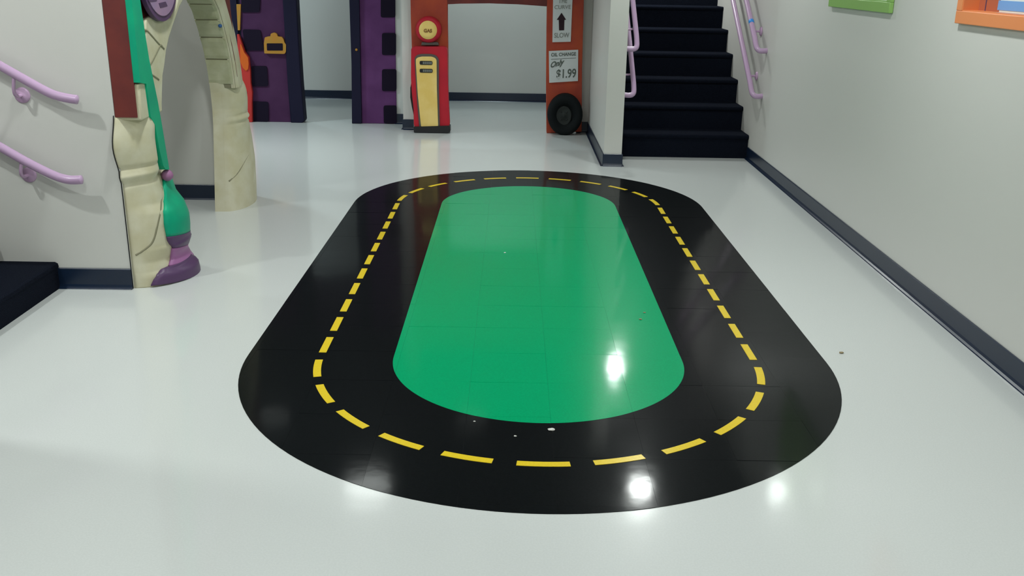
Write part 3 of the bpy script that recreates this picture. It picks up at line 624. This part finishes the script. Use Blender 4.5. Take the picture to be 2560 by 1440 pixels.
def overlay(name, rows, material, parent, off=.006, thick=.022, nt_=12, wrap=.35):
    # rows: theta_left,z_left,theta_right,z_right; subdivided by linear interpolation
    R = []
    for a, b in zip(rows[:-1], rows[1:]):
        for s in (0, .25, .5, .75): R.append([a[i]*(1-s)+b[i]*s for i in range(4)])
    R.append(rows[-1])
    v = []; f = []
    for tl, zl, tr, zr in R:
        tr2 = tr+wrap
        for sgn in (0, 1):
            for k in range(nt_+1):
                u = k/nt_; th = tl+(tr2-tl)*u; z = max(0.0, zl+(zr-zl)*min(u*1.15, 1.15))
                x, y = surf(th, z, (off if sgn == 0 else off-thick)-.004*(abs(2*u-1)**6))
                v.append((x, y, z))
    W_ = 2*(nt_+1); n_ = nt_+1
    for i in range(len(R)-1):
        o = i*W_; p = o+W_
        for k in range(nt_):
            f.append((o+k, o+k+1, p+k+1, p+k)); f.append((o+n_+k, p+n_+k, p+n_+k+1, o+n_+k+1))
        f.append((o, p, p+n_, o+n_)); f.append((o+nt_, o+n_+nt_, p+n_+nt_, p+nt_))
    for o in (0, (len(R)-1)*W_):
        for k in range(nt_): f.append((o+k, o+k+1, o+n_+k+1, o+n_+k))
    return obj(name, v, f, material, parent, smooth=True)
pp = D['post']
overlay('post_foot', pp['purple_foot'], M_PURPD, arch, off=.004)
overlay('post_waist', pp['pink_band'], M_PINKP, arch, off=.002)
overlay('post_band', pp['purple_band'], M_PURPD, arch, off=.003)
overlay('post_bulb', pp['green_bulb'], M_GREENP, arch, off=.002)
bx, by, bz = D['ball']
lathe('post_ball', [(.002, -.031), (.015, -.027), (.026, -.016), (.031, 0), (.026, .016), (.015, .027), (.002, .031)], (bx, by, bz-.012), 'Z', M_BALL, arch)
gu = [tuple(p) for p in D['green_upper']]
gu = [(max(p[0], 4.606), p[1]) for p in gu]
gtop = [(4.606, 2.25), (4.606, gu[0][1])]
prism('post_shaft', [(4.70, 2.25), (4.606, 2.25)]+gu, 'X', -1.792, -1.757, M_GREENP, arch)
# slab behind: maroon panel over the arch with the opening cut out
inn = [tuple(p) for p in D['inner']]
cut = [p for p in inn if p[1] > .86]
panel = [(4.604, .86), (4.604, 2.3), (6.30, 2.3), (6.30, 1.33), (6.33, 1.2), (6.36, 1.0), (6.36, .87)]+[(p[0]+(.03 if p[0] > 5.68 else -.03), p[1]+(.02 if 5 < p[0] < 6.2 else 0)) for p in cut[::-1]]
panel[-1] = (panel[-1][0], .86)
prism('back_panel', panel, 'X', -1.893, -1.788, M_MAROON, arch)
# left haunch (cream) with rounded edge
cutL = [p for p in inn if p[1] > .84 and p[0] <= 5.70]
hc = [(4.612, .845), (4.612, 1.015), (4.70, 1.03), (4.735, 1.12), (4.765, 1.24)]+[tuple(p) for p in D['cream_top']]+[(5.33, 1.47), (5.48, 1.56), (5.69, 1.585)]
prism('arch_haunch', hc+cutL[::-1], 'X', -1.885, -1.766, M_CREAM, arch, bevel=.008)
for c in D['cracks']:
    tube('painted_crack', [(-1.7685, p[0], p[1]) for p in c], .0065, M_CRACK, arch, n=6, smooth_it=1)
# right half: wedge stones round the soffit
right = [p for p in inn if p[0] >= 5.68]
def resample(pts, z_or_s):
    P = [Vector((a, b)) for a, b in pts]; S = [0]
    for a, b in zip(P[:-1], P[1:]): S.append(S[-1]+(b-a).length)
    return P, S
P_, S_ = resample(right, None)
def at_s(s):
    s = min(max(s, 0), S_[-1])
    for i in range(len(S_)-1):
        if s <= S_[i+1]:
            u = (s-S_[i])/(S_[i+1]-S_[i]); p = P_[i].lerp(P_[i+1], u)
            j = min(i+1, len(P_)-1); t = (P_[min(i+2, len(P_)-1)]-P_[max(i-1, 0)]).normalized()
            return p, t
    return P_[-1], (P_[-1]-P_[-2]).normalized()
def s_of_z(z):
    for i in range(len(P_)-1):
        if P_[i+1].y <= z <= P_[i].y: return S_[i]+(P_[i].y-z)/(P_[i].y-P_[i+1].y)*(S_[i+1]-S_[i])
    return 0
joints = [0, .17, s_of_z(1.33), s_of_z(1.235), s_of_z(1.125), s_of_z(.985), s_of_z(.822)]
for ji, (a, b) in enumerate(zip(joints[:-1], joints[1:])):
    g = .0055; K = 6; v = []; f = []
    for k in range(K+1):
        s = a+g+(b-a-2*g)*k/K; p, t = at_s(s); nrm = Vector((-t.y, t.x))
        if nrm.dot(p-Vector((5.6, .6))) < 0: nrm = -nrm
        edge = .004*(abs(2*k/K-1)**8)
        for x, d in ((-1.968, edge), (-1.830, edge), (-1.815, .004), (-1.806, .012), (-1.806, .165), (-1.815, .17), (-1.968, .17)):
            q = p+nrm*d; v.append((x-edge, q.x, q.y))
    m_ = 7
    for k in range(K):
        for c in range(m_): f.append((k*m_+c, k*m_+(c+1) % m_, (k+1)*m_+(c+1) % m_, (k+1)*m_+c))
    f.append(tuple(range(m_))); f.append(tuple(K*m_+c for c in range(m_)))
    o = obj('arch_stone', v, f, M_STONE, arch)
# smooth cream rim along the room side of the stones
v = []; f = []; K = 40
for k in range(K+1):
    p, t = at_s(s_of_z(.80)*k/K); nrm = Vector((-t.y, t.x))
    if nrm.dot(p-Vector((5.6, .6))) < 0: nrm = -nrm
    for x, d in ((-1.812, .006), (-1.797, .012), (-1.787, .035), (-1.785, .09), (-1.792, .15), (-1.806, .172), (-1.83, .172), (-1.83, .006)):
        q = p+nrm*d; v.append((x, q.x, q.y))
for k in range(K):
    for c in range(8): f.append((k*8+c, k*8+(c+1) % 8, (k+1)*8+(c+1) % 8, (k+1)*8+c))
f += [tuple(range(8)), tuple(K*8+c for c in range(8))]
obj('arch_rim', v, f, M_CREAM, arch, smooth=False)
# mortar core filling the joints
v = []; f = []; K = 40
for k in range(K+1):
    p, t = at_s(S_[-1]*0+s_of_z(.80)*k/K); nrm = Vector((-t.y, t.x))
    if nrm.dot(p-Vector((5.6, .6))) < 0: nrm = -nrm
    for x, d in ((-1.966, .009), (-1.802, .009), (-1.802, .158), (-1.966, .158)):
        q = p+nrm*d; v.append((x, q.x, q.y))
for k in range(K):
    for c in range(4): f.append((k*4+c, k*4+(c+1) % 4, (k+1)*4+(c+1) % 4, (k+1)*4+c))
f += [(0, 1, 2, 3), (K*4, K*4+1, K*4+2, K*4+3)]
obj('mortar', v, f, M_CRACK, arch)
# right column: flat jamb then a rounded front
rows = sorted(D['pillR']); rz = [r[0] for r in rows]; ra = [r[1] for r in rows]; ry = [r[2] for r in rows]
# smooth the measured bulge, keep the moulding at z 0.52-0.57
def pr(z):
    a = float(np.interp(z, [0, .13, .29, .435, .52, .57, .63, .71, .76, .79, .815, .835], [.124, .129, .129, .115, .115, .116, .118, .124, .121, .115, .105, .088]))
    a += .012*math.exp(-((z-.592)/.013)**2)-.007*math.exp(-((z-.566)/.008)**2)-.007*math.exp(-((z-.618)/.008)**2)
    return a
v = []; f = []; NZ = 130; NT = 24
for i in range(NZ+1):
    z = .835*i/NZ
    yi = float(np.interp(z, [p[1] for p in right[::-1]], [p[0] for p in right[::-1]]))
    cz = float(np.interp(z, [0, .45, .6, .83], [.27, .22, .15, .15]))
    sec = [(-1.968, yi), (-1.90, yi+.004)]
    for k in range(NT+1):
        th = -PI/2+PI*k/NT
        sec.append((-1.90+pr(max(z-.010*th-.006, 0))*max(math.cos(th), 0), yi+cz+(cz-.005)*math.sin(th)))
    sec += [(-1.968, yi+2*cz)]
    for x, y in sec: v.append((x, y, z))
ns = NT+4
for i in range(NZ):
    for c in range(ns): f.append((i*ns+c, i*ns+(c+1) % ns, (i+1)*ns+(c+1) % ns, (i+1)*ns+c))
f += [tuple(range(ns)), tuple(NZ*ns+c for c in range(ns))]
rc = obj('column', v, f, M_CREAM, arch, smooth=True)
rc.data.set_sharp_from_angle(angle=.7)
# oval name plate on the left haunch (lettering too blurred to read)
prism('oval_sign', ellipse(4.96, 1.50, .25, .213, 48), 'X', -1.765, -1.742, M_PURPD, arch, bevel=.004)
prism('oval_face', ellipse(4.958, 1.50, .222, .186, 48), 'X', -1.743, -1.738, M_OVAL, arch)
for bl in D['blot']: prism('faded_mark', bl, 'X', -1.739, -1.7365, M_BLOT, arch)
bd = D['bluedot'][0]
bm = bmesh.new(); bmesh.ops.create_icosphere(bm, subdivisions=2, radius=.0125)
me = bpy.data.meshes.new('blue_spot'); bm.to_mesh(me); bm.free(); me.materials.append(M_BLUE)
yb = float(np.interp(bd[2], [p[1] for p in right[::-1]], [p[0] for p in right[::-1]]))
o = bpy.data.objects.new('blue_spot', me); COL.objects.link(o); o.parent = arch; o.location = Vector((-1.822, yb, bd[2]))-arch.location

# ------------------------------------------------------------------ purple building cutout
YP = 10.2
pb = empty('purple_building_cutout', (-1.95, YP, 0), 'tall purple house front cutout with dark square windows and a gap for a doorway', 'doorway')
def flip0(pts): return [(p[0], max(p[1], 0.0)) for p in pts]
def up_to(pts, z=2.35):
    m_ = max(p[1] for p in pts)
    return [(p[0], z if abs(p[1]-m_) < .03 else p[1]) for p in pts]
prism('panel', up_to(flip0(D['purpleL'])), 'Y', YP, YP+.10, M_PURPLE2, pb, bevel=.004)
nv = up_to(flip0(D['navyL']))
prism('border', nv, 'Y', YP-.035, YP+.11, M_NAVY, pb, bevel=.01)
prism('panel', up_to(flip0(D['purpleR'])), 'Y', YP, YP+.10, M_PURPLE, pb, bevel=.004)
prism('border', up_to(flip0(D['navyR'])), 'Y', YP-.03, YP+.11, M_NAVY, pb, bevel=.006)
prism('border', up_to(D['navyedge']), 'Y', YP+.0, YP+.09, M_NAVY, pb)
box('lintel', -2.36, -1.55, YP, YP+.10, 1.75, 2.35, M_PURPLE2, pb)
prism('backing', [(-2.86, 2.35), (-2.70, 2.35), (-2.70, 0), (-2.755, 0), (-2.775, .38), (-2.84, .9)], 'Y', YP+.02, YP+.085, M_NAVY, pb)
prism('gold_strip', D['gold'], 'Y', YP-.02, YP+.0, M_GOLD, pb, bevel=.003)
fl_ = flip0(D['flame'])
prism('red_flame', fl_, 'Y', YP-.05, YP-.005, M_FLAME, pb, bevel=.006)
# orange middle of the flame
prism('orange_flame', [(-2.800, .80), (-2.790, .80), (-2.765, .72), (-2.728, .667), (-2.727, .60), (-2.735, .55), (-2.76, .53), (-2.79, .56), (-2.812, .62), (-2.808, .72)], 'Y', YP-.062, YP-.049, M_ORANGE, pb, bevel=.003)
for q in D['sqL']: prism('window_panel', roundpoly(flip0(q), .022), 'Y', YP-.012, YP+.003, M_WIN, pb)
for q in D['sqR']: prism('window_panel', roundpoly(flip0(q), .022), 'Y', YP-.012, YP+.003, M_WIN, pb)
pq = roundpoly(D['plaque'], .009)
prism('gold_plaque', pq, 'Y', YP-.04, YP-.002, M_GOLD, pb, bevel=.005)
prism('plaque_panel', roundpoly(D['plaquein'], .008), 'Y', YP-.043, YP-.038, M_WIN, pb)
gd = D['golddot'][0]
lathe('gold_stud', [(.014, -.03), (.012, -.038), (.004, -.042)], (gd[0], YP, gd[1]), 'Y', M_GOLD, pb, n=14)
# maroon edge panel further left, half hidden behind the stone arch
box('side_panel', -3.35, -2.88, YP+.02, YP+.10, 0, 2.35, M_MAROON, pb)

# ------------------------------------------------------------------ garage cutout with petrol pump
YG = 9.75
gb = empty('garage_cutout', (-0.15, YG, 0), 'terracotta garage cutout with red petrol pump on its left leg and tyre on its right', 'doorway')
prism('leg', up_to(flip0(D['colL'])), 'Y', YG, YG+.10, M_BRICK, gb, bevel=.004)
prism('leg', up_to(flip0(D['colR'])), 'Y', YG, YG+.10, M_BRICK, gb, bevel=.004)
bm_ = [tuple(p) for p in D['beam']]
prism('beam', bm_+[(.33, 1.33), (-.66, 1.33)], 'Y', YG+.005, YG+.10, M_MAROON, gb)
box('upper_front', -1.0, .67, YG+.002, YG+.10, 1.33, 2.35, M_BRICK, gb)
prism('shaded_side_edge', D['shadow'], 'Y', YG-.01, YG+.06, M_DMAROON, gb)  # flat strip, the shadow band beside the pump put into its colour
pump = prism('fuel_pump', roundpoly(D['pump'], .03), 'Y', YG-.10, YG, M_RED, gb, bevel=.014)
def sub(o): return pump
prism('pump_base', roundpoly(flip0(D['pumpbase']), .012), 'Y', YG-.125, YG, M_BLK, pump, bevel=.008)
prism('panel_border', roundpoly(D['panelout'], .015), 'Y', YG-.108, YG-.09, M_GREY, pump, bevel=.003)
prism('pump_panel', roundpoly(D['panelin'], .012), 'Y', YG-.113, YG-.10, M_YEL, pump, bevel=.002)
for q in D['meter']:
    cx_ = sum(p[0] for p in q)/4; cz_ = sum(p[1] for p in q)/4; w_ = (max(p[0] for p in q)-min(p[0] for p in q)); h_ = (max(p[1] for p in q)-min(p[1] for p in q))
    prism('meter_window', roundpoly([(cx_-w_/2, cz_-h_/2), (cx_+w_/2, cz_-h_/2), (cx_+w_/2, cz_+h_/2), (cx_-w_/2, cz_+h_/2)], .014), 'Y', YG-.117, YG-.11, M_BLK, pump)
    for k in range(5):
        x_ = cx_-w_*.25+k*w_*.145
        box('meter_digit', x_, x_+w_*.115, YG-.119, YG-.116, cz_-h_*.30, cz_+h_*.30, M_DIAL, pump)
lathe('pump_globe', [(.127, 0), (.127, -.05), (.120, -.075), (.105, -.09), (.09, -.092)], (-.827, YG, 1.0), 'Y', M_RED, pump, n=40)
lathe('globe_face', [(.089, -.088), (.087, -.097), (.05, -.101), (.004, -.102)], (-.829, YG, .999), 'Y', M_YEL, pump, n=36)
text('lettering', 'GAS', (-.829, .993), .080, .034, M_GASINK, pump, y=YG-.1035, bold=.035)
prism('globe_collar', D['collar'], 'Y', YG-.07, YG-.01, M_GREY, pump, bevel=.006)
# the signs on the right leg
s1 = [(p[0], p[1]) for p in D['sign1']]; s1[0] = (s1[0][0]-.004, 1.62); s1[1] = (s1[1][0]+.004, 1.62)
sg = prism('direction_sign', s1, 'Y', YG-.012, YG+.001, M_SIGN, gb)
prism('up_arrow', D['arrow'], 'Y', YG-.0145, YG-.0115, M_ARROW, sg)
text('lettering', 'SLOW', (.478, .966), .148, .046, M_INK2, sg, y=YG-.013, slant=.04, bold=.01)
text('lettering', 'CURVE', (.478, 1.232), .158, .036, M_INK2, sg, y=YG-.013, slant=.04)
text('lettering', 'THE', (.478, 1.290), .085, .042, M_INK2, sg, y=YG-.013, slant=.04, bold=.01)
s2 = prism('price_sign', D['sign2'], 'Y', YG-.012, YG+.001, M_SIGN, gb)
text('lettering', 'OIL CHANGE', (.502, .7835), .245, .034, M_INK, s2, y=YG-.013, slant=.055, bold=.02)
text('lettering', 'Only', (.445, .688), .135, .072, M_INK, s2, y=YG-.013, slant=.28, shear=.3, bold=.035)
text('lettering', '$1.99', (.535, .592), .195, .100, M_INK, s2, y=YG-.013, slant=.06, bold=.018)
la, lb = D['line']
prism('underline', [(la[0], la[1]-.002), (lb[0], lb[1]-.002), (lb[0], lb[1]+.002), (la[0], la[1]+.002)], 'Y', YG-.0135, YG-.0115, M_INK, s2)
# tyre: squashed by nothing, simply a relief wheel narrower than tall
def ell_lathe(name, prof, c, sx, sz, material, parent, n=44):
    v = []; f = []
    for r, h in prof:
        for k in range(n):
            a = 2*PI*k/n; v.append((c[0]+r*sx*math.cos(a), c[1]+h, max(c[2]+r*sz*math.sin(a), 0.001)))
    L = len(prof)
    for i in range(L-1):
        for k in range(n): f.append((i*n+k, i*n+(k+1) % n, (i+1)*n+(k+1) % n, (i+1)*n+k))
    f += [tuple(range(n)), tuple(range((L-1)*n, L*n))]
    return obj(name, v, f, material, parent, smooth=True)
ty = ell_lathe('tyre', [(1.0, 0), (1.0, -.09), (.97, -.115), (.90, -.13), (.80, -.135), (.70, -.132), (.60, -.12), (.50, -.10), (.46, -.085), (.1, -.085)], (.5325, YG, .201), .176, .206, M_TYRE, gb)
ell_lathe('wheel_hub', [(.45, -.080), (.44, -.094), (.40, -.097), (.36, -.094), (.10, -.094), (.08, -.098), (.02, -.099)], (.520, YG, .190), .176, .225, M_HUB, ty)
for k in range(4):
    a = PI/4+k*PI/2
    lathe('hub_hole', [(.010, -.0925), (.009, -.0955), (.003, -.0960)], (.520+.040*math.cos(a), YG, .190+.052*math.sin(a)), 'Y', M_BLK, ty, n=12)

# ------------------------------------------------------------------ crumbs on the floor
labs = ['largest white crumb, on the near bend of the black road', 'tiny white crumb in the middle of the green infield', 'tan crumb on the right side of the green infield, nearer of a pair',
        'small dark crumb on the right side of the green infield, farther of a pair', 'tan scuff crumb on the white floor right of the near bend', 'tiny white speck on the black road left of the largest crumb', 'second tiny white speck on the black road, farthest left']
sz = [.0095, .005, .006, .005, .008, .004, .0035]
for i, (p, lb_, r) in enumerate(zip(D['scraps'], labs, sz)):
    rnd = random.Random(i)
    bm = bmesh.new(); bmesh.ops.create_icosphere(bm, subdivisions=2, radius=r)
    for v_ in bm.verts: v_.co *= rnd.uniform(.8, 1.15); v_.co.z *= .45; v_.co.x *= 1.3
    me = bpy.data.meshes.new('crumb'); bm.to_mesh(me); bm.free()
    me.materials.append(M_CHALK if i in (0, 1, 5, 6) else M_CRUMB)
    o = bpy.data.objects.new('crumb', me); COL.objects.link(o)
    o.location = (p[0], p[1], (.0016 if i != 4 else 0)+r*.42)
    tag(o, lb_, 'crumb', 'crumbs on the floor')
